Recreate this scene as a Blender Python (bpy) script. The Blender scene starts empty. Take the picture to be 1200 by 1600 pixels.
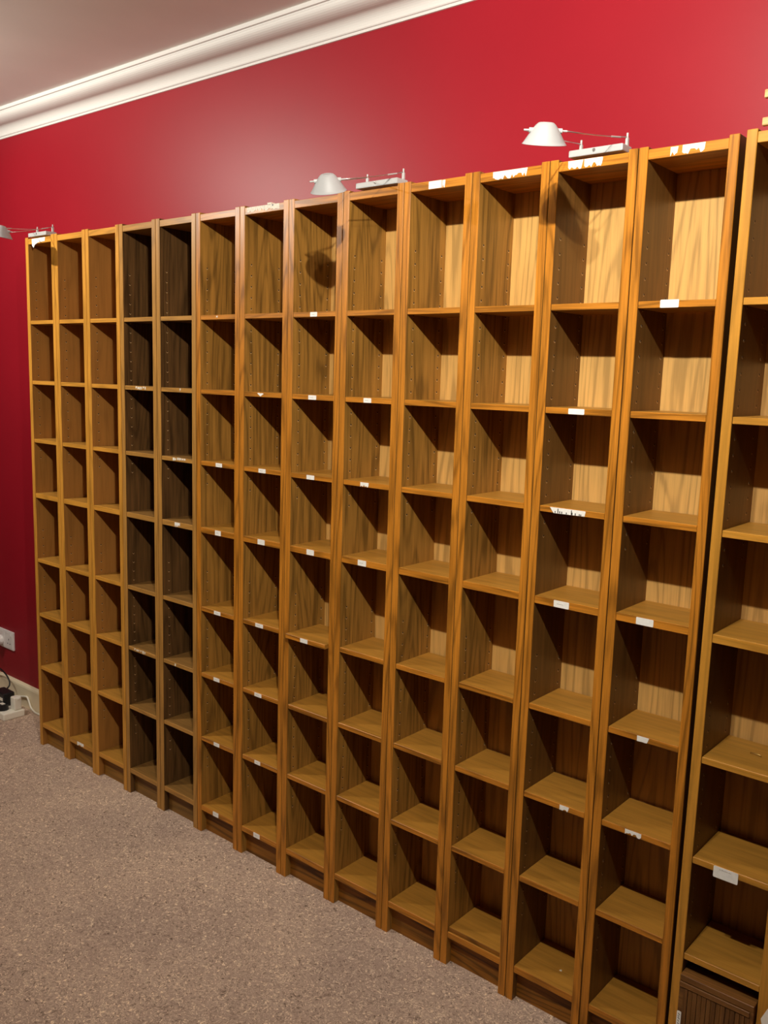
import bpy, bmesh, math, random
from mathutils import Vector, Matrix

random.seed(7)
S = bpy.context.scene
COL = S.collection

# ------------------------------------------------------------------ materials
def srgb(r, g, b):
    f = lambda c: c / 12.92 if c <= .04045 else ((c + .055) / 1.055) ** 2.4
    return (f(r / 255), f(g / 255), f(b / 255), 1)

def new_mat(name):
    m = bpy.data.materials.new(name); m.use_nodes = True
    nt = m.node_tree
    return m, nt, nt.nodes['Principled BSDF']

def N(nt, typ, **kw):
    n = nt.nodes.new(typ)
    for k, v in kw.items():
        if k.startswith('i_'):
            n.inputs[int(k[2:])].default_value = v
        else:
            setattr(n, k, v)
    return n

def ramp(nt, stops):
    r = nt.nodes.new('ShaderNodeValToRGB')
    e = r.color_ramp.elements
    e[0].position, e[0].color = stops[0]
    e[1].position, e[1].color = stops[-1]
    for p, c in stops[1:-1]:
        x = e.new(p); x.color = c
    return r

def math_n(nt, op, a, b=None):
    n = nt.nodes.new('ShaderNodeMath'); n.operation = op
    for i, v in enumerate((a, b)):
        if v is None: continue
        if isinstance(v, (int, float)): n.inputs[i].default_value = v
        else: nt.links.new(v, n.inputs[i])
    return n.outputs[0]

def oak(name, dark, mid, light, axis='Z', rough=.4, contour=.45, fine=.35, bump=.12, freq=30, spec=.28):
    m, nt, b = new_mat(name)
    L = nt.links.new
    tc = N(nt, 'ShaderNodeTexCoord'); oi = N(nt, 'ShaderNodeObjectInfo')
    vm = N(nt, 'ShaderNodeVectorMath', operation='SCALE'); vm.inputs[0].default_value = (7.3, 11.1, 5.7)
    L(oi.outputs['Random'], vm.inputs['Scale'])
    add = N(nt, 'ShaderNodeVectorMath', operation='ADD')
    L(tc.outputs['Object'], add.inputs[0]); L(vm.outputs[0], add.inputs[1])
    def mapped(along):
        mp = N(nt, 'ShaderNodeMapping')
        sc = [1, 1, 1]; sc['XYZ'.index(axis)] = along
        mp.inputs['Scale'].default_value = sc
        L(add.outputs[0], mp.inputs['Vector'])
        return mp.outputs[0]
    n1 = N(nt, 'ShaderNodeTexNoise'); n1.inputs['Scale'].default_value = 7; n1.inputs['Detail'].default_value = 1.5
    L(mapped(.09), n1.inputs['Vector'])
    c = math_n(nt, 'SINE', math_n(nt, 'MULTIPLY', n1.outputs['Fac'], freq * 4.2))
    c = math_n(nt, 'MULTIPLY_ADD', c, .5); c.node.inputs[2].default_value = .5
    c = math_n(nt, 'SUBTRACT', .73, math_n(nt, 'POWER', c, 4))
    n2 = N(nt, 'ShaderNodeTexNoise'); n2.inputs['Scale'].default_value = 300; n2.inputs['Detail'].default_value = 3
    L(mapped(.03), n2.inputs['Vector'])
    n3 = N(nt, 'ShaderNodeTexNoise'); n3.inputs['Scale'].default_value = 60; n3.inputs['Detail'].default_value = 3
    L(mapped(.08), n3.inputs['Vector'])
    f = math_n(nt, 'ADD', math_n(nt, 'MULTIPLY', c, contour * .5), math_n(nt, 'MULTIPLY', n2.outputs['Fac'], fine))
    f = math_n(nt, 'ADD', f, math_n(nt, 'MULTIPLY', n3.outputs['Fac'], 1 - contour * .5 - fine))
    r = ramp(nt, [(.36, dark), (.50, mid), (.64, light)])
    L(f, r.inputs[0]); L(r.outputs[0], b.inputs['Base Color'])
    b.inputs['Roughness'].default_value = rough
    b.inputs['Specular IOR Level'].default_value = spec
    bp = N(nt, 'ShaderNodeBump'); bp.inputs['Strength'].default_value = bump; bp.inputs['Distance'].default_value = .0006
    L(n2.outputs['Fac'], bp.inputs['Height']); L(bp.outputs[0], b.inputs['Normal'])
    return m

def flat(name, col, rough=.5, metal=0, spec=.5, noise=0, nscale=30, bump=0):
    m, nt, b = new_mat(name)
    b.inputs['Base Color'].default_value = col
    b.inputs['Roughness'].default_value = rough
    b.inputs['Metallic'].default_value = metal
    b.inputs['Specular IOR Level'].default_value = spec
    if noise or bump:
        tc = N(nt, 'ShaderNodeTexCoord'); n = N(nt, 'ShaderNodeTexNoise')
        n.inputs['Scale'].default_value = nscale; n.inputs['Detail'].default_value = 4
        nt.links.new(tc.outputs['Object'], n.inputs['Vector'])
        if noise:
            k = 1 - noise
            r = ramp(nt, [(.3, (col[0] * k, col[1] * k, col[2] * k, 1)), (.7, (min(1, col[0] * (2 - k)), min(1, col[1] * (2 - k)), min(1, col[2] * (2 - k)), 1))])
            nt.links.new(n.outputs['Fac'], r.inputs[0]); nt.links.new(r.outputs[0], b.inputs['Base Color'])
        if bump:
            bp = N(nt, 'ShaderNodeBump'); bp.inputs['Strength'].default_value = bump; bp.inputs['Distance'].default_value = .002
            nt.links.new(n.outputs['Fac'], bp.inputs['Height']); nt.links.new(bp.outputs[0], b.inputs['Normal'])
    return m

def lin(r, g, b): return (r, g, b, 1)

# wood families: veneer (inside of the side panels), edge (front strips), shelf top, back panel
def family(tag, ven, edge, shelf, back, contour=.24):
    return {
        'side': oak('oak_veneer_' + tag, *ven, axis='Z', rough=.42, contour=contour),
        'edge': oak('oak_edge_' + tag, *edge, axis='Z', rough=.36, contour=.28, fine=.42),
        'rail': oak('oak_rail_' + tag, *edge, axis='X', rough=.36, contour=.25, fine=.42),
        'shelf': oak('oak_shelf_' + tag, *shelf, axis='X', rough=.42, contour=.06, fine=.3),
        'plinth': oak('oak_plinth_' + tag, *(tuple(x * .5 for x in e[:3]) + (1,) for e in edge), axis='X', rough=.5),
        'back': oak('oak_back_' + tag, *back, axis='Z', rough=.45, contour=.34, fine=.32),
    }
def sc(c, k): return lin(c[0] * k, c[1] * k, c[2] * k)
def tri(c, d=.55, l=1.3): return (sc(c, d), sc(c, 1), sc(c, l))
ORANGE = (.46, .172, .017)
FAM = {
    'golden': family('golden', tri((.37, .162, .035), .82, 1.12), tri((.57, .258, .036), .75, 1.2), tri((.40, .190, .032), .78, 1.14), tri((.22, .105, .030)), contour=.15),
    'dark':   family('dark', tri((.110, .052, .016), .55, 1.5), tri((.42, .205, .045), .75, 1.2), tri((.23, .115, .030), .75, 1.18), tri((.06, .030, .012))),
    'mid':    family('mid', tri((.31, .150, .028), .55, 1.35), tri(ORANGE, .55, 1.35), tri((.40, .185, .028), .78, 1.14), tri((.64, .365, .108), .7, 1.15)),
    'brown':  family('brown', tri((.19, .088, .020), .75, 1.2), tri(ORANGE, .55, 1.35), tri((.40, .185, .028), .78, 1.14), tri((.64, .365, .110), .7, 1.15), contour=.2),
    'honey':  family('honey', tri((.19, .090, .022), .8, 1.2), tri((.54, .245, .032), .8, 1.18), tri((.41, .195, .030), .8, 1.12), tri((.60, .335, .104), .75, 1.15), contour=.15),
}
HOLE = flat('pin_hole_shadow', lin(.015, .007, .003), .9)
RIM = flat('pin_hole_lit_rim', lin(.72, .45, .20), .5)  # pale crescent: raw wood plus painted light catching the hole's lower edge
PAPER = flat('white_sticker', lin(.93, .91, .85), .6, noise=.06, nscale=90)
RESID = flat('sticker_residue', lin(.80, .74, .62), .7, noise=.2, nscale=240)
INK = flat('black_ink', lin(.02, .018, .016), .6)
GREYINK = flat('faded_grey_ink', lin(.38, .34, .30), .7)
SHADE = flat('silver_lacquer', lin(.36, .36, .36), .45, metal=.05, spec=.3)
WHITEM = flat('white_lacquered_metal', lin(.46, .46, .45), .35)
STEEL = flat('steel_wire', lin(.55, .52, .50), .3, metal=.9)
DARKM = flat('dark_screw', lin(.03, .03, .03), .4, metal=.5)
BRASS = flat('brass', lin(.7, .5, .2), .3, metal=.9)
CREAM = flat('cream_gloss_paint', lin(.86, .75, .53), .35, noise=.06, nscale=6)
PLASTIC = flat('white_plastic', lin(.90, .86, .74), .35)
PLATE = flat('socket_plastic', lin(.78, .74, .72), .3)
BLACKP = flat('black_plastic', lin(.012, .012, .013), .35)
TAMBOUR = oak('tambour_walnut', lin(.11, .045, .012), lin(.17, .072, .018), lin(.24, .105, .028), axis='Z', rough=.3, contour=.3)
TAMRAIL = oak('tambour_rail', lin(.13, .054, .014), lin(.19, .080, .020), lin(.25, .11, .030), axis='X', rough=.3, contour=.3)
SLAT = oak('pale_slat', lin(.48, .27, .09), lin(.58, .34, .13), lin(.66, .42, .17), axis='X', rough=.45)
BAGM = flat('white_paper', lin(.82, .78, .70), .6, bump=.2, nscale=25)

RED = flat('red_wall_paint', lin(.285, .007, .016), .42, spec=.26, noise=.05, nscale=2.2)
DIM = flat('low_bounce_wall', lin(.07, .06, .055), .7)  # tone of the unseen walls, darkened to weaken their bounce light
CEIL = flat('ceiling_paint', lin(.84, .80, .76), .8, noise=.03, nscale=3)
PLASTER = flat('cornice_plaster', lin(.70, .68, .65), .65, bump=.05, nscale=60)

def carpet_mat():
    m, nt, b = new_mat('flecked_carpet'); L = nt.links.new
    tc = N(nt, 'ShaderNodeTexCoord')
    nw = N(nt, 'ShaderNodeTexNoise'); nw.inputs['Scale'].default_value = 55; nw.inputs['Detail'].default_value = 2
    L(tc.outputs['Object'], nw.inputs['Vector'])
    mx = N(nt, 'ShaderNodeMixRGB', blend_type='ADD'); mx.inputs[0].default_value = .022
    L(tc.outputs['Object'], mx.inputs[1]); L(nw.outputs['Color'], mx.inputs[2])
    n1 = N(nt, 'ShaderNodeTexNoise'); n1.inputs['Scale'].default_value = 66; n1.inputs['Detail'].default_value = 4; n1.inputs['Roughness'].default_value = .62
    n1.inputs['Distortion'].default_value = 3.0
    L(mx.outputs[0], n1.inputs['Vector'])
    r = ramp(nt, [(.34, lin(.16, .108, .076)), (.42, lin(.41, .300, .238)), (.54, lin(.50, .368, .292)), (.60, lin(.68, .52, .39)), (.67, lin(1, .84, .62))])
    L(n1.outputs['Fac'], r.inputs[0])
    n2 = N(nt, 'ShaderNodeTexNoise'); n2.inputs['Scale'].default_value = 2.5; n2.inputs['Detail'].default_value = 2
    L(tc.outputs['Object'], n2.inputs['Vector'])
    r2 = ramp(nt, [(.3, lin(.88, .86, .86)), (.7, lin(1.1, 1.08, 1.04))])
    L(n2.outputs['Fac'], r2.inputs[0])
    mu = N(nt, 'ShaderNodeMixRGB', blend_type='MULTIPLY'); mu.inputs[0].default_value = 1
    L(r.outputs[0], mu.inputs[1]); L(r2.outputs[0], mu.inputs[2])
    L(mu.outputs[0], b.inputs['Base Color'])
    b.inputs['Roughness'].default_value = .95; b.inputs['Specular IOR Level'].default_value = .1
    bp = N(nt, 'ShaderNodeBump'); bp.inputs['Strength'].default_value = .5; bp.inputs['Distance'].default_value = .004
    L(n1.outputs['Fac'], bp.inputs['Height']); L(bp.outputs[0], b.inputs['Normal'])
    return m
CARPET = carpet_mat()

# ------------------------------------------------------------------ mesh helpers
class MB:
    def __init__(s): s.bm = bmesh.new()
    def box(s, x0, x1, y0, y1, z0, z1, bev=.0, mi=0, seg=1):
        r = bmesh.ops.create_cube(s.bm, size=1)
        vs = r['verts']
        bmesh.ops.scale(s.bm, vec=(x1 - x0, y1 - y0, z1 - z0), verts=vs)
        bmesh.ops.translate(s.bm, vec=((x0 + x1) / 2, (y0 + y1) / 2, (z0 + z1) / 2), verts=vs)
        fs = set(f for v in vs for f in v.link_faces)
        for f in fs: f.material_index = mi
        if bev:
            es = list(set(e for v in vs for e in v.link_edges))
            bmesh.ops.bevel(s.bm, geom=es, offset=bev, segments=seg, affect='EDGES', profile=.6)
        return s
    def disc(s, c, rad, axis, thick, seg=8, mi=0):
        """short cylinder, its axis along 'axis'"""
        r = bmesh.ops.create_cone(s.bm, cap_ends=True, segments=seg, radius1=rad, radius2=rad, depth=thick)
        M = Matrix.Translation(c) @ Vector((0, 0, 1)).rotation_difference(Vector(axis)).to_matrix().to_4x4()
        bmesh.ops.transform(s.bm, matrix=M, verts=r['verts'])
        for f in set(f for v in r['verts'] for f in v.link_faces): f.material_index = mi
        return s
    def cyl(s, a, b, rad, seg=12, mi=0, rad2=None):
        a, b = Vector(a), Vector(b); d = b - a
        r = bmesh.ops.create_cone(s.bm, cap_ends=True, segments=seg, radius1=rad, radius2=rad if rad2 is None else rad2, depth=d.length)
        M = Matrix.Translation((a + b) / 2) @ Vector((0, 0, 1)).rotation_difference(d).to_matrix().to_4x4()
        bmesh.ops.transform(s.bm, matrix=M, verts=r['verts'])
        for f in set(f for v in r['verts'] for f in v.link_faces): f.material_index = mi
        return s
    def tube(s, pts, rad, seg=8, mi=0):
        P = [Vector(p) for p in pts]; rings = []
        up = Vector((.13, .31, .94)).normalized()
        for i, p in enumerate(P):
            t = (P[min(i + 1, len(P) - 1)] - P[max(i - 1, 0)]).normalized()
            n = t.cross(up)
            if n.length < .05: n = t.cross(Vector((1, 0, 0)))
            n.normalize(); bb = t.cross(n)
            rings.append([s.bm.verts.new(p + rad * (math.cos(k * 2 * math.pi / seg) * n + math.sin(k * 2 * math.pi / seg) * bb)) for k in range(seg)])
        for i in range(len(rings) - 1):
            for k in range(seg):
                f = s.bm.faces.new((rings[i][k], rings[i][(k + 1) % seg], rings[i + 1][(k + 1) % seg], rings[i + 1][k])); f.material_index = mi
        for rg, fl in ((rings[0], True), (rings[-1], False)):
            f = s.bm.faces.new(rg[::-1] if fl else rg); f.material_index = mi
        return s
    def prism(s, poly, y0, y1, mi=0):
        """polygon in XZ extruded along Y"""
        a = [s.bm.verts.new((x, y0, z)) for x, z in poly]
        b = [s.bm.verts.new((x, y1, z)) for x, z in poly]
        n = len(poly)
        fs = [s.bm.faces.new(a), s.bm.faces.new(b[::-1])]
        for i in range(n): fs.append(s.bm.faces.new((a[i], b[i], b[(i + 1) % n], a[(i + 1) % n])))
        for f in fs: f.material_index = mi
        return s
    def lathe(s, prof, M, seg=40, mi=0):
        """profile [(r, z)] swept about local Z, open ends"""
        rings = []
        for r, z in prof:
            rings.append([s.bm.verts.new(M @ Vector((r * math.cos(k * 2 * math.pi / seg), r * math.sin(k * 2 * math.pi / seg), z))) for k in range(seg)])
        for i in range(len(rings) - 1):
            for k in range(seg):
                f = s.bm.faces.new((rings[i][k], rings[i][(k + 1) % seg], rings[i + 1][(k + 1) % seg], rings[i + 1][k])); f.material_index = mi
        return s
    def build(s, name, mats, parent=None, smooth=False, recalc=True):
        if recalc: bmesh.ops.recalc_face_normals(s.bm, faces=s.bm.faces)
        if smooth:
            for f in s.bm.faces: f.smooth = True
        me = bpy.data.meshes.new(name); s.bm.to_mesh(me); s.bm.free()
        o = bpy.data.objects.new(name, me); COL.objects.link(o)
        for m in (mats if isinstance(mats, (list, tuple)) else [mats]): me.materials.append(m)
        if parent: o.parent = parent
        return o

def tag(o, label, cat, group=None):
    o['label'] = label; o['category'] = cat
    if group: o['group'] = group
    return o
def empty(name, loc, rz=0):
    o = bpy.data.objects.new(name, None); COL.objects.link(o)
    o.location = loc; o.rotation_euler = (0, 0, rz); o.empty_display_size = .05
    return o
def structure(name, mb, m, **kw):
    o = mb.build(name, m, **kw); o['kind'] = 'structure'; return o

# ------------------------------------------------------------------ the room
WALLY, CZ = .178, 2.566
XL, XR, YF = -2.6, 4.3, -3.3
structure('floor', MB().box(XL, XR, YF, WALLY, -.06, 0), CARPET)
structure('ceiling', MB().box(XL - .1, XR + .1, YF - .1, WALLY + .1, CZ, CZ + .06), CEIL)
structure('wall_back', MB().box(XL - .1, XR + .1, WALLY, WALLY + .1, -.06, CZ), RED)
structure('wall_left', MB().box(XL - .1, XL, YF, WALLY, -.06, CZ), DIM)
structure('wall_right', MB().box(XR, XR + .1, YF, WALLY, -.06, CZ), DIM)
structure('wall_front', MB().box(XL - .1, XR + .1, YF - .1, YF, -.06, CZ), DIM)

def along_x(profile, x0, x1):
    mb = MB(); a = [mb.bm.verts.new((x0, y, z)) for y, z in profile]; b = [mb.bm.verts.new((x1, y, z)) for y, z in profile]
    n = len(profile)
    mb.bm.faces.new(a); mb.bm.faces.new(b[::-1])
    for i in range(n): mb.bm.faces.new((a[i], b[i], b[(i + 1) % n], a[(i + 1) % n]))
    return mb
corn = [(WALLY, CZ), (.088, CZ), (.0875, 2.5535), (.0935, 2.5525), (.0945, 2.5490)]
# hollow upper curve, then a rounded lower roll, then a thin lip on the wall
for i in range(9):
    t = i / 8 * math.pi / 2
    corn.append((.0955 + .044 * (1 - math.cos(t)), 2.5480 - .026 * math.sin(t)))
for i in range(1, 9):
    t = i / 8 * math.pi / 2
    corn.append((.1395 + .028 * math.sin(t), 2.5220 - .029 * (1 - math.cos(t))))
corn += [(.1690, 2.4905), (.1725, 2.4895), (.1735, 2.4830), (WALLY, 2.4825)]
structure('trim_1', along_x(corn, XL, XR), PLASTER)
bb = [(WALLY, 0), (.160, 0), (.160, .092), (.1625, .099), (.168, .1035), (WALLY, .105)]
structure('baseboard_back', along_x(bb, XL, XR), CREAM)

# ------------------------------------------------------------------ stickers
def rect_poly(x0, x1, z0, z1, r=.0015):
    pts = []
    for cx, cz, a0 in ((x1 - r, z1 - r, 0), (x0 + r, z1 - r, 90), (x0 + r, z0 + r, 180), (x1 - r, z0 + r, 270)):
        for k in range(3):
            a = math.radians(a0 + 45 * k); pts.append((cx + r * math.cos(a), cz + r * math.sin(a)))
    return pts
def torn_poly(x0, x1, z0, z1, rnd, edges='b'):
    """ragged outline; edges names the torn sides"""
    pts = [(x0, z0), (x0, z1), (x1, z1), (x1, z0)]
    out = []
    h = z1 - z0; n = max(4, int((x1 - x0) / .004))
    out += [(x0 + (rnd.uniform(0, .003) if 'l' in edges else 0), z0 + (h * .25 if 'l' in edges else 0)), (x0 + (rnd.uniform(0, .002) if 'l' in edges else 0), z1)]
    if 't' in edges:
        for k in range(1, n): out.append((x0 + (x1 - x0) * k / n, z1 - h * rnd.uniform(0, .35)))
    out += [(x1, z1), (x1 - (rnd.uniform(0, .003) if 'r' in edges else 0), z0 + (h * .3 if 'r' in edges else 0))]
    if 'b' in edges:
        for k in range(n - 1, 0, -1): out.append((x0 + (x1 - x0) * k / n, z0 + h * rnd.choice((0, .05, .1, .3, .5))))
    return out

ZT = {1: (1.7005, 1.7145), 2: (1.473, 1.487), 3: (1.248, 1.262), 4: (1.030, 1.048), 5: (.771, .785), 6: (.548, .562), 7: (.326, .340), 8: (.078, .096), 0: (1.9965, 2.0165)}
# case -> [(level, x0, x1, kind)]; level 0 = top board, 4 = fixed middle shelf, 8 = bottom shelf
STICK = {
    1: [(0, .050, .143, 'peel')],
    2: [(8, .075, .120, 'torn')],
    4: [(2, .084, .146, 'scraps'), (6, .056, .128, 'scraps')],
    5: [(2, .120, .130, 'scrap'), (3, .081, .150, 'scraps'), (4, .089, .117, 'torn'), (6, .084, .098, 'scrap')],
    6: [(1, .096, .105, 'scrap'), (3, .094, .1245, 'plain'), (4, .091, .119, 'plain'), (5, .086, .118, 'plain'), (6, .084, .1136, 'plain'), (7, .085, .113, 'plain'), (8, .081, .109, 'plain')],
    7: [(0, .030, .165, 'residue'), (2, .079, .1067, 'heart'), (3, .087, .118, 'plain'), (4, .0855, .1166, 'plain'), (5, .078, .1128, 'plain'), (6, .0765, .1084, 'plain'), (7, .079, .1058, 'plain'), (8, .0766, .1058, 'plain')],
    8: [(1, .088, .1145, 'plain'), (2, .086, .1167, 'plain'), (3, .084, .1146, 'plain'), (4, .089, .1184, 'plain'), (5, .0835, .1136, 'plain')],
    9: [(2, .087, .1142, 'plain'), (3, .0834, .1131, 'torn'), (4, .0812, .1114, 'plain')],
    10: [(0, .0753, .1145, 'plain'), (0, .1166, .1252, 'torn')],
    11: [(0, .0545, .1473, 'ragged')],
    12: [(0, .0433, .0792, 'ragged'), (0, .0811, .125, 'ragged'), (2, .0794, .1186, 'plain'), (3, .0475, .1372, 'written'), (4, .0714, .1105, 'plain'), (6, .1186, .1432, 'torn')],
    13: [(0, .0671, .083, 'torn'), (0, .0906, .1372, 'ragged'), (1, .069, .1082, 'tall'), (4, .0674, .1067, 'plain'), (5, .0896, .117, 'torn'), (6, .078, .1163, 'torn')],
}
def add_sticker(parent, lv, x0, x1, kind, yf, rnd):
    z0, z1 = ZT[lv]; h = z1 - z0; e = .0005
    mb = MB(); mats = [PAPER, INK]; nm = 'sticker'
    if kind == 'plain':
        mb.prism(rect_poly(x0, x1, z0 + h * .06, z1 - h * .06), yf - e, yf)
        zc = z0 + h * .5
        if rnd.random() < .6:
            mb.box(x0 + (x1 - x0) * .2, x0 + (x1 - x0) * .62, yf - e - .00005, yf - e, zc - .0004, zc + .0004, mi=2); mats.append(GREYINK)
    elif kind == 'torn':
        mb.prism(torn_poly(x0, x1, z0, z1 - h * .1, rnd, 'br'), yf - e, yf)
    elif kind == 'ragged':
        mb.prism(torn_poly(x0, x1, z0 + .001, z1 - .001, rnd, 'blr'), yf - e, yf)
    elif kind == 'tall':
        mb.prism(rect_poly(x0, x1, z0, z1 + .002), yf - e, yf)
    elif kind == 'peel':
        mb.prism([(x0, z0 - .006), (x0 - .002, z1 - .002), (x1, z1 - .001), (x1 - .003, z0 + .005), (x0 + .042, z0 + .003), (x0 + .018, z0 - .004), (x0 + .010, z0 - .014)], yf - .0012, yf)
    elif kind in ('scrap', 'scraps', 'residue'):
        mats = [RESID]
        if kind == 'residue':
            mb.prism(torn_poly(x0, x1, z0 + .005, z1 - .0005, rnd, 'b'), yf - e, yf)
            mb.box(.116, .133, yf - .001, yf + .012, z1, z1 + .0045, mi=0)
            mb.disc((.1375, yf - .0006, z1 - .003), .0028, (0, 1, 0), .0012, mi=1); mats.append(DARKM)
        else:
            n = 1 if kind == 'scrap' else 6
            for k in range(n):
                a = x0 + (x1 - x0) * k / n; w = (x1 - x0) / n * rnd.uniform(.45, .95)
                mb.prism(torn_poly(a, a + w, z0 + h * rnd.uniform(.1, .45), z1 - h * rnd.uniform(.02, .25), rnd, 'br'), yf - e, yf)
    elif kind == 'heart':
        c = (x0 + x1) / 2
        mb.prism([(c, z0 + .002), (x0 + .004, z0 + h * .55), (x0, z0 + h * .8), (x0 + .006, z1 - .0015), (c, z0 + h * .78), (x1 - .006, z1 - .002), (x1, z0 + h * .7), (x1 - .006, z0 + h * .45)], yf - e, yf)
    elif kind == 'written':
        mb.prism([(x0, z1 - .001), (x1 - .001, z1 - .001), (x1, z1 - .003), (x1 - .002, z0 + .001), (x0 + .010, z0), (x0 + .004, z0 + h * .5)], yf - e, yf)
        for u, hh in ((.14, .3), (.22, .75), (.27, .35), (.33, .35), (.46, .3), (.60, .75), (.62, .4), (.71, .35), (.82, .3), (.86, .28)):
            xx = x0 + (x1 - x0) * u
            mb.box(xx, xx + .0022, yf - e - .0001, yf - e + .0001, z0 + .0008, z0 + .0008 + h * hh, mi=1)
    o = mb.build(nm, mats, parent)
    return o

# ------------------------------------------------------------------ bookcases
HOLE_Z = [1.8583 - .032 * k for k in range(22)] + [.897 - .032 * k for k in range(22)]
PT = .0202
GROUP = 'narrow oak bookcases standing in a row'
def bookcase(idx, X, Y, width, depth, fam, label, slide=None, holes=True):
    F = FAM[fam]; rnd = random.Random(idx * 31 + 5)
    root = empty('bookcase', (X, Y, 0)); tag(root, label, 'bookcase', GROUP)
    w, d = width, depth
    for side in (0, 1):
        x0 = 0 if side == 0 else w - PT
        mb = MB().box(x0, x0 + PT, 0, d, 0, 2.022, bev=.0012)
        for f in mb.bm.faces:
            if abs(f.normal.y) > .5: f.material_index = 1
        xi = PT if side == 0 else w - PT
        sg = 1 if side == 0 else -1
        if holes:
            for z in HOLE_Z:
                for yy in (.0275, .138):
                    mb.disc((xi + sg * .00002, yy, z - .0006), .0031, (1, 0, 0), .0003, seg=10, mi=3)
                    mb.disc((xi + sg * .0001, yy, z + .0003), .0024, (1, 0, 0), .0004, seg=10, mi=2)
        mb.build('side_panel', [F['side'], F['edge'], HOLE, RIM], root)
    MB().box(PT - .004, w - PT + .004, d - .0035, d - .0005, .02, 2.012).build('back_panel', F['back'], root)
    xa, xb = PT, w - PT
    made = {}
    mb = MB().box(xa, xb, .0015, d - .004, ZT[0][0], ZT[0][1], bev=.0008)
    made[0] = mb.build('top_board', F['rail'], root)
    for lv in range(1, 9):
        z0, z1 = ZT[lv]
        yf = .0015; yb = d - (.011 if lv not in (4, 8) else .0036)
        if slide and lv in slide: yf += slide[lv]; yb += slide[lv]
        g = .0006 if lv not in (4, 8) else 0
        mb = MB().box(xa + g, xb - g, yf, yb, z0, z1, bev=.0009)
        for f in mb.bm.faces:
            if f.normal.y < -.5: f.material_index = 1
        nm = {4: 'fixed_shelf', 8: 'bottom_shelf'}.get(lv, 'shelf')
        made[lv] = mb.build(nm, [F['shelf'], F['rail']], root)
        made[lv]['_yf'] = yf
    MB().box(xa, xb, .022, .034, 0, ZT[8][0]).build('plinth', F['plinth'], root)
    for lv, x0, x1, kind in STICK.get(idx, []):
        yf = made[lv].get('_yf', .0015)
        add_sticker(made[lv], lv, x0, x1, kind, yf, rnd)
    for o in made.values():
        if '_yf' in o: del o['_yf']
    return root, made

W = .20541
LAB = {
    1: 'golden oak bookcase at the far left end, beside the bare red wall, under a lamp',
    2: 'golden oak bookcase second from the far left, torn white sticker on its bottom shelf',
    3: 'golden oak bookcase third from the far left, right beside the darker ones, no stickers',
    4: 'dark-stained bookcase beside the golden ones, rows of white scraps on two shelf edges',
    5: 'dark-stained bookcase fifth from the far left, right of the other dark one',
    6: 'bookcase right of the two dark ones, small white stickers on its six lower shelves',
    7: 'bookcase with pale residue along its top edge and small white stickers down its shelves',
    8: 'bookcase whose top cell shows the round lamp shadow, one shelf slid slightly forward',
    9: 'bookcase carrying the middle lamp base on its top',
    10: 'bookcase with clean shelves and one small white sticker on its top edge',
    11: 'bookcase with wide torn white paper on top and a loose board at its bottom',
    12: 'bookcase under the right-hand lamp base, long written paper strip on its third shelf',
    13: 'bookcase just left of the wide dark gap, tall white sticker on its uppermost shelf',
    14: 'smooth honey-coloured bookcase beyond the dark gap, wooden box at its bottom',
}
FAMS = {1: 'golden', 2: 'golden', 3: 'golden', 4: 'dark', 5: 'dark', 13: 'brown', 12: 'brown'}
cases = {}
for i in range(1, 14):
    slide = {5: -.015} if i == 8 else None
    cases[i] = bookcase(i, (i - 1) * W + .0011, 0, .2032, .1575, FAMS.get(i, 'mid'), LAB[i], slide)
cases[14] = bookcase(14, 2.6815, -.016, .1990, .172, 'honey', LAB[14])
cases[14][0].rotation_euler[1] = .0030

# loose board on the bottom of the eleventh bookcase
x = 10 * W + .0011
mb = MB().box(x + PT + .001, x + .2032 - PT - .001, .0050, .138, .0962, .1085, bev=.0006)
for f in mb.bm.faces:
    if f.normal.y < -.5: f.material_index = 1
tag(mb.build('loose_shelf_board', [FAM['mid']['shelf'], FAM['mid']['plinth']]),
    'loose brown shelf board lying flat on the bottom shelf of one bookcase', 'board')
# scrap of paper
x = 11 * W
tag(MB().prism([(x + .115, .0962), (x + .121, .0962), (x + .120, .0985), (x + .116, .0975)], .062, .066).build('paper_crumb', PAPER),
    'tiny white crumb of paper lying on the bottom shelf of a bookcase', 'paper scrap')

# white card on the right-hand bookcase (sub-part of its shelf)
r14, m14 = cases[14]
cx = .0655; cw = .0505
mb = MB().prism(rect_poly(cx, cx + cw, .5365, .5612, .002), .0009, .0014)
for k in range(9):
    mb.box(cx + .012 + k * .0028, cx + .0142 + k * .0028, .00085, .0010, .5552, .5552 + random.uniform(.0008, .002), mi=1)
mb.build('paper_card', [PAPER, GREYINK], m14[6])
# brass staple
tag(MB().tube([(2.7745, .0735, .7856), (2.7745, .0735, .7875), (2.7755, .0733, .7885), (2.795, .0715, .7885), (2.796, .0713, .7875), (2.796, .0713, .7856)], .0009).build('brass_staple', BRASS, smooth=True),
    'small brass staple lying on a shelf of the right-most bookcase', 'staple')

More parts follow.
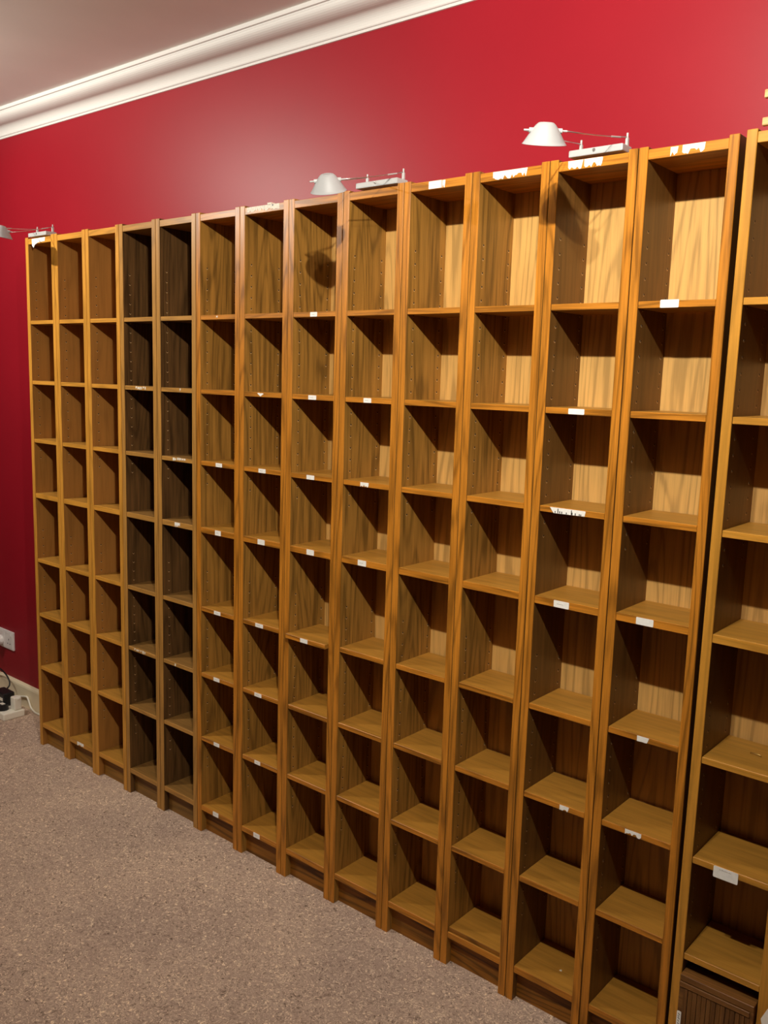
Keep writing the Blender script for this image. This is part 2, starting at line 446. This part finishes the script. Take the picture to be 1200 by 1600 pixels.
# tambour box standing in the bottom of the right-hand bookcase
bx0, bx1, by0, by1, bz0, bz1 = 2.7040, 2.8580, -.029, .105, .0965, .297
box = empty('tambour_box', ((bx0 + bx1) / 2, (by0 + by1) / 2, bz0))
tag(box, 'dark wooden box with a slatted tambour front, in the bottom of the right-most bookcase', 'box')
box_inv = Vector(box.location)
def bx_part(mb, name, mats, parent=box):
    bmesh.ops.translate(mb.bm, vec=-box_inv, verts=mb.bm.verts)
    return mb.build(name, mats, parent)
mb = MB()
mb.box(bx0, bx1, by0 + .002, by1, bz1 - .014, bz1, bev=.001)
mb.box(bx0, bx0 + .009, by0 + .003, by1, bz0, bz1 - .014)
mb.box(bx1 - .009, bx1, by0 + .003, by1, bz0, bz1 - .014)
mb.box(bx0 + .009, bx1 - .009, by1 - .008, by1, bz0, bz1 - .014)
mb.box(bx0 + .009, bx1 - .009, by0 + .004, by1 - .008, bz0, bz0 + .010)
bx_part(mb, 'body', TAMRAIL)
bx_part(MB().box(bx0 + .0002, bx1 - .007, by0 - .001, by0 + .003, bz1 - .0265, bz1 - .0145, bev=.001), 'top_rail', TAMRAIL)
mb = MB()
xx = bx0 + .0095; k = 0
while xx < bx1 - .012:
    mb.box(xx, xx + .0093, by0 + .0005 + .0008 * (k % 2), by0 + .0038, bz0 + .011, bz1 - .0275, bev=.0008); xx += .0099; k += 1
bx_part(mb, 'tambour_door', TAMBOUR)
mb = MB().prism(rect_poly(bx0 + .0002, bx0 + .0095, .148, .2125, .002), by0 - .0006, by0 + .0005 - .0001)
for z, s_ in ((.2055, 1), (.2005, .6), (.1955, 1), (.1895, .7), (.183, 1), (.177, .7), (.171, 1)):
    # slanting strokes of lettering that runs up the strip
    a = bx0 + .0026; h = .0048 * s_
    mb.prism([(a, z + .0012), (a + .0008, z + .0026), (a + h, z - .0006), (a + h - .0004, z - .0022)], by0 - .0007, by0 - .0005, mi=1)
bx_part(mb, 'lettered_label', [PAPER, INK])

# slatted rack on the right-hand bookcase
rk = empty('slatted_rack', (2.80, -.01, 2.022)); tag(rk, 'pale slatted wooden rack on top of the right-most bookcase', 'rack')
def rk_part(mb, name, m):
    bmesh.ops.translate(mb.bm, vec=-Vector(rk.location), verts=mb.bm.verts); return mb.build(name, m, rk)
for yy in (-.004, .118):
    for z in (2.0285, 2.0780):
        rk_part(MB().box(2.7095, 2.960, yy, yy + .010, z, z + .0145, bev=.001), 'slat', SLAT)
for xx in (2.755, 2.900):
    rk_part(MB().box(xx, xx + .014, .0065, .1175, 2.0222, 2.0925, bev=.001), 'end_frame', SLAT)

# crumpled white bag beside the right-hand bookcase
mb = MB(); rr = random.Random(3)
rings = []
cxx, cyy = 2.989, -.075
for j, z in enumerate((.0, .05, .12, .20, .27, .316, .345)):
    ring = []
    for k in range(20):
        a = k / 20 * 2 * math.pi
        rx, ry = .088, .055
        # a corner of the mouth flares out to the left
        px = abs(math.cos(a)) ** .6 * math.copysign(1, math.cos(a)) * rx; py = abs(math.sin(a)) ** .6 * math.copysign(1, math.sin(a)) * ry
        px *= 1 - .0 * j; fl = max(0, -math.cos(a)) ** 6 * (.016 if j == 5 else .006 if j == 4 else 0)
        cr = rr.uniform(-.004, .004) if 0 < j else 0
        ring.append(mb.bm.verts.new((cxx + px + cr - fl, cyy + py + cr, z + (rr.uniform(-.008, .008) if j else 0))))
    rings.append(ring)
for j in range(len(rings) - 1):
    for k in range(20): mb.bm.faces.new((rings[j][k], rings[j][(k + 1) % 20], rings[j + 1][(k + 1) % 20], rings[j + 1][k]))
mb.bm.faces.new(rings[0][::-1])
bag = mb.build('paper_bag', BAGM)
md = bag.modifiers.new('thick', 'SOLIDIFY'); md.thickness = .001
tag(bag, 'crumpled white paper bag showing at the bottom right corner', 'bag')

# ------------------------------------------------------------------ camera basis
R = Vector((.7642, .6443, .0292)).normalized(); U = Vector((-.1195, .0970, .9881)).normalized(); FW = R.cross(U) * -1
camd = bpy.data.cameras.new('camera'); cam = bpy.data.objects.new('camera', camd); COL.objects.link(cam)
cam.matrix_world = Matrix(((R.x, U.x, -FW.x, 3.31443), (R.y, U.y, -FW.y, -1.79486), (R.z, U.z, -FW.z, 1.54707), (0, 0, 0, 1)))
camd.sensor_fit = 'VERTICAL'; camd.sensor_height = 32; camd.lens = 1396.236 / 1600 * 32
camd.clip_start = .02
S.camera = cam

# ------------------------------------------------------------------ shelf lamps
def lamp(label, xa, xb, head, axis_n, pin_dir, pinh=(.0, .0)):
    """xa..xb the base bar, head the point midway down the shade, axis_n the shade's axis, pin_dir the line of its two pivots"""
    zt = 2.0222
    root = empty('bookcase_lamp', ((xa + xb) / 2, .02, zt)); tag(root, label, 'lamp', 'silver lamps on the bookcase tops')
    off = Vector(root.location)
    def part(mb, name, m, parent=root, smooth=False):
        bmesh.ops.translate(mb.bm, vec=-off, verts=mb.bm.verts); return mb.build(name, m, parent, smooth)
    mb = MB().box(xa, xb, -.002, .042, zt, zt + .0145, bev=.0025, seg=2)
    part(mb, 'base', WHITEM)
    xm = xa + (xb - xa) * .48
    part(MB().cyl((xm, -.0028, zt + .009), (xm, -.0008, zt + .009), .0036, 14), 'screw', STEEL)
    posts = []
    for xp in (xa + .012, xb - .006):
        mb = MB().box(xp - .0030, xp + .0030, .026, .034, zt + .0145, zt + .032, bev=.0012)
        mb.cyl((xp, .030, zt + .031), (xp, .030, zt + .041), .0022)
        part(mb, 'post', WHITEM); posts.append(Vector((xp, .030, zt + .033)))
    n = Vector(axis_n).normalized(); p = Vector(pin_dir); p = (p - n * p.dot(n)).normalized(); q = n.cross(p)
    M = Matrix((( p.x, q.x, n.x, head[0]), (p.y, q.y, n.y, head[1]), (p.z, q.z, n.z, head[2]), (0, 0, 0, 1)))
    prof = [(.0112, .0190), (.0148, .0182), (.0195, .0142), (.0245, .0080), (.0295, .0005), (.0345, -.0075), (.0393, -.0150), (.0430, -.0205), (.0442, -.0210)]
    inner = [(r - .0010, z - .0006) for r, z in prof][::-1]
    shade = part(MB().lathe(prof + inner + [prof[0]], M, 48), 'lamp_shade', SHADE, smooth=True)
    mb = MB(); c = M @ Vector((0, 0, .0182)); mb.cyl(c - n * .001, c + n * .0003, .0106, 24)
    part(mb, 'cap', SHADE, shade)
    mb = MB(); a = M @ Vector((0, 0, .016)); b_ = M @ Vector((0, 0, -.006)); mb.cyl(a, b_, .0075, 16, rad2=.006)
    part(mb, 'bulb', flat('halogen_glass', lin(.8, .8, .8), .1), shade)
    ends = []
    for sg, ph in ((-1, pinh[0]), (1, pinh[1])):
        a = M @ Vector((sg * .0240, 0, .004 + ph)); b_ = M @ Vector((sg * .0325, 0, .004 + ph)); c_ = M @ Vector((sg * .0425, 0, .004 + ph))
        mb = MB().cyl(a, b_, .0048, 12); part(mb, 'collar', WHITEM, shade)
        mb = MB().cyl(b_, c_, .0019, 10); part(mb, 'pivot_pin', WHITEM, shade); ends.append(c_)
    for k, (po, en) in enumerate(zip(posts, ends)):
        d = en - po
        mid = po + d * .5 + Vector((0, 0, -.002))
        arm = part(MB().tube([po, po + d * .25 + Vector((0, 0, -.0015)), mid, po + d * .75 + Vector((0, 0, -.0015)), en], .0011, 8), 'arm_wire', STEEL, smooth=True)
        t0, t1 = (.12, .28) if k else (.55, .68)
        part(MB().cyl(po + d * t0 + Vector((0, 0, -.0015)), po + d * t1 + Vector((0, 0, -.0018)), .0018, 10), 'sleeve', WHITEM, arm)
    return root

CAMV = Vector((3.31443, -1.79486, 1.54707))
def head_axis(lean, toward, h):
    tow = (CAMV - Vector(h)).normalized()
    return U + R * lean + tow * toward
h3 = (2.357, -.190, 2.0262); h2 = (1.7670, -.188, 1.9985); h1 = (.150, -.172, 2.0135)
lamp('silver lamp on the right, above the bookcase with the long paper strip', 2.305, 2.430, h3, head_axis(.105, .45, h3), R)
lamp('silver lamp in the middle of the row, throwing a round shadow below', 1.688, 1.827, h2, head_axis(-.10, .50, h2), R)
lamp('silver lamp at the far left end, its shade cut by the photo edge', .028, .155, h1, head_axis(.12, .22, h1), R)

# ------------------------------------------------------------------ socket, extension block and cords at the left
sk = empty('wall_socket', (-.601, WALLY, .2825)); tag(sk, 'white double wall socket low on the red wall at the left edge', 'socket')
def sk_part(mb, name, m, parent=sk):
    bmesh.ops.translate(mb.bm, vec=-Vector(sk.location), verts=mb.bm.verts); return mb.build(name, m, parent)
sk_part(MB().box(-.674, -.5285, .1690, WALLY, .2390, .3265, bev=.003, seg=2), 'plate', PLATE)
for xx in (-.6365, -.566):
    sk_part(MB().box(xx - .030, xx + .030, .1672, .1690, .2460, .3195, bev=.0008), 'outlet_face', PLATE)
for xx in (-.655, -.548):
    sk_part(MB().box(xx - .006, xx + .006, .1645, .1672, .302, .314, bev=.001), 'switch_rocker', PLATE)
for dx, dz, w_, h_ in ((0, .008, .004, .008), (-.011, -.012, .007, .004), (.011, -.012, .007, .004)):
    sk_part(MB().box(-.566 + dx - w_ / 2, -.566 + dx + w_ / 2, .1668, .1674, .279 + dz - h_ / 2, .279 + dz + h_ / 2), 'pin_slot', INK)
mb = MB().cyl((-.6365, .1670, .272), (-.6365, .130, .272), .0235, 28, rad2=.019)
mains_plug = tag(mb.build('mains_plug', PLATE), 'round white plug pushed into the wall socket', 'plug')

ex = empty('extension_block', (-.42, .06, 0)); tag(ex, 'white extension block on the carpet at the left edge', 'extension block')
def ex_part(mb, name, m, parent=ex):
    bmesh.ops.translate(mb.bm, vec=-Vector(ex.location), verts=mb.bm.verts); return mb.build(name, m, parent, smooth=name == 'mains_cord')
ex_part(MB().box(-.520, -.328, .012, .110, 0, .031, bev=.006, seg=3), 'body', PLASTIC)
for k in range(2):
    ex_part(MB().box(-.500 + k * .085, -.425 + k * .085, .022, .100, .031, .0325, bev=.0005), 'outlet_face', PLASTIC)
# white plug on the block
mb = MB().box(-.372, -.334, .066, .100, .0326, .090, bev=.006, seg=3)
mb.box(-.345, -.327, .078, .090, .080, .088, bev=.002)
tag(mb.build('white_plug', PLASTIC), 'chunky white plug standing on the extension block', 'plug')
mb = MB().box(-.50, -.405, .052, .106, .0326, .094, bev=.008, seg=3)
mb.box(-.455, -.412, .0510, .0523, .060, .074, mi=1)
power_adapter = tag(mb.build('power_adapter', [BLACKP, PLASTIC]), 'black power adapter on the extension block', 'adapter')
mb = MB().cyl((-.385, .040, .0326), (-.385, .040, .058), .023, 24, rad2=.020)
mb.box(-.400, -.372, .028, .046, .058, .0605, bev=.001, mi=1)
tag(mb.build('round_plug', [BLACKP, PLASTIC]), 'round black plug with a white top in front of the adapter', 'plug')
# cords
def bez(pts, n=10):
    out = []; P = [Vector(p) for p in pts]
    for i in range(len(P) - 1):
        p0, p1, p2, p3 = P[max(i - 1, 0)], P[i], P[i + 1], P[min(i + 2, len(P) - 1)]
        for k in range(n):
            t = k / n
            out.append(.5 * ((2 * p1) + (-p0 + p2) * t + (2 * p0 - 5 * p1 + 4 * p2 - p3) * t * t + (-p0 + 3 * p1 - 3 * p2 + p3) * t ** 3))
    out.append(P[-1]); return out
MB().tube(bez([(-.470, .092, .085), (-.478, .118, .100), (-.495, .125, .124), (-.545, .128, .146), (-.610, .130, .150), (-.690, .125, .120), (-.74, .12, .05), (-.80, .10, .004), (-1.0, .06, .004)]), .0034).build('cord', BLACKP, power_adapter, smooth=True)
MB().tube(bez([(-.640, .128, .262), (-.632, .120, .235), (-.650, .125, .19), (-.72, .13, .12), (-.80, .13, .05), (-.9, .12, .004)]), .003).build('cord', BLACKP, mains_plug, smooth=True)
mb = MB().tube(bez([(-.53, .148, .030), (-.48, .150, .040), (-.43, .152, .052), (-.388, .1525, .060), (-.372, .1525, .046), (-.354, .1525, .020), (-.322, .1520, .0068), (-.285, .1530, .0046), (-.20, .1545, .0046), (-.09, .1545, .0046), (-.012, .1545, .0046)]), .0042)
ex_part(mb, 'mains_cord', PLASTIC)

# ------------------------------------------------------------------ light: ceiling spots of the room (all out of the picture)
def spot(name, loc, aim, power, col, half=79, rad=.014):
    l = bpy.data.lights.new(name, 'SPOT'); l.energy = power; l.color = col; l.shadow_soft_size = rad
    l.spot_size = math.radians(2 * half); l.spot_blend = 1
    o = bpy.data.objects.new(name, l); COL.objects.link(o); o.location = loc
    o.rotation_euler = (Vector(aim) - Vector(loc)).to_track_quat('-Z', 'Y').to_euler()
    return o
WARM = (1, .94, .83)
spot('ceiling_light', (2.78, -1.20, 2.46), (1.30, 0, 2.00), 120, WARM)
spot('ceiling_light', (2.65, -1.20, 2.47), (2.75, 0, 2.00), 48, WARM)
spot('ceiling_light', (-.15, -1.25, 2.41), (.30, 0, 2.00), 116, WARM)

w = bpy.data.worlds.new('world'); S.world = w; w.use_nodes = True
w.node_tree.nodes['Background'].inputs[0].default_value = (1, .85, .7, 1)
w.node_tree.nodes['Background'].inputs[1].default_value = 0.0

S.view_settings.view_transform = 'Standard'; S.view_settings.look = 'None'
S.view_settings.gamma = 1; S.view_settings.use_curve_mapping = False
S.view_settings.exposure = -.08
S.cycles.max_bounces = 8; S.cycles.diffuse_bounces = 5
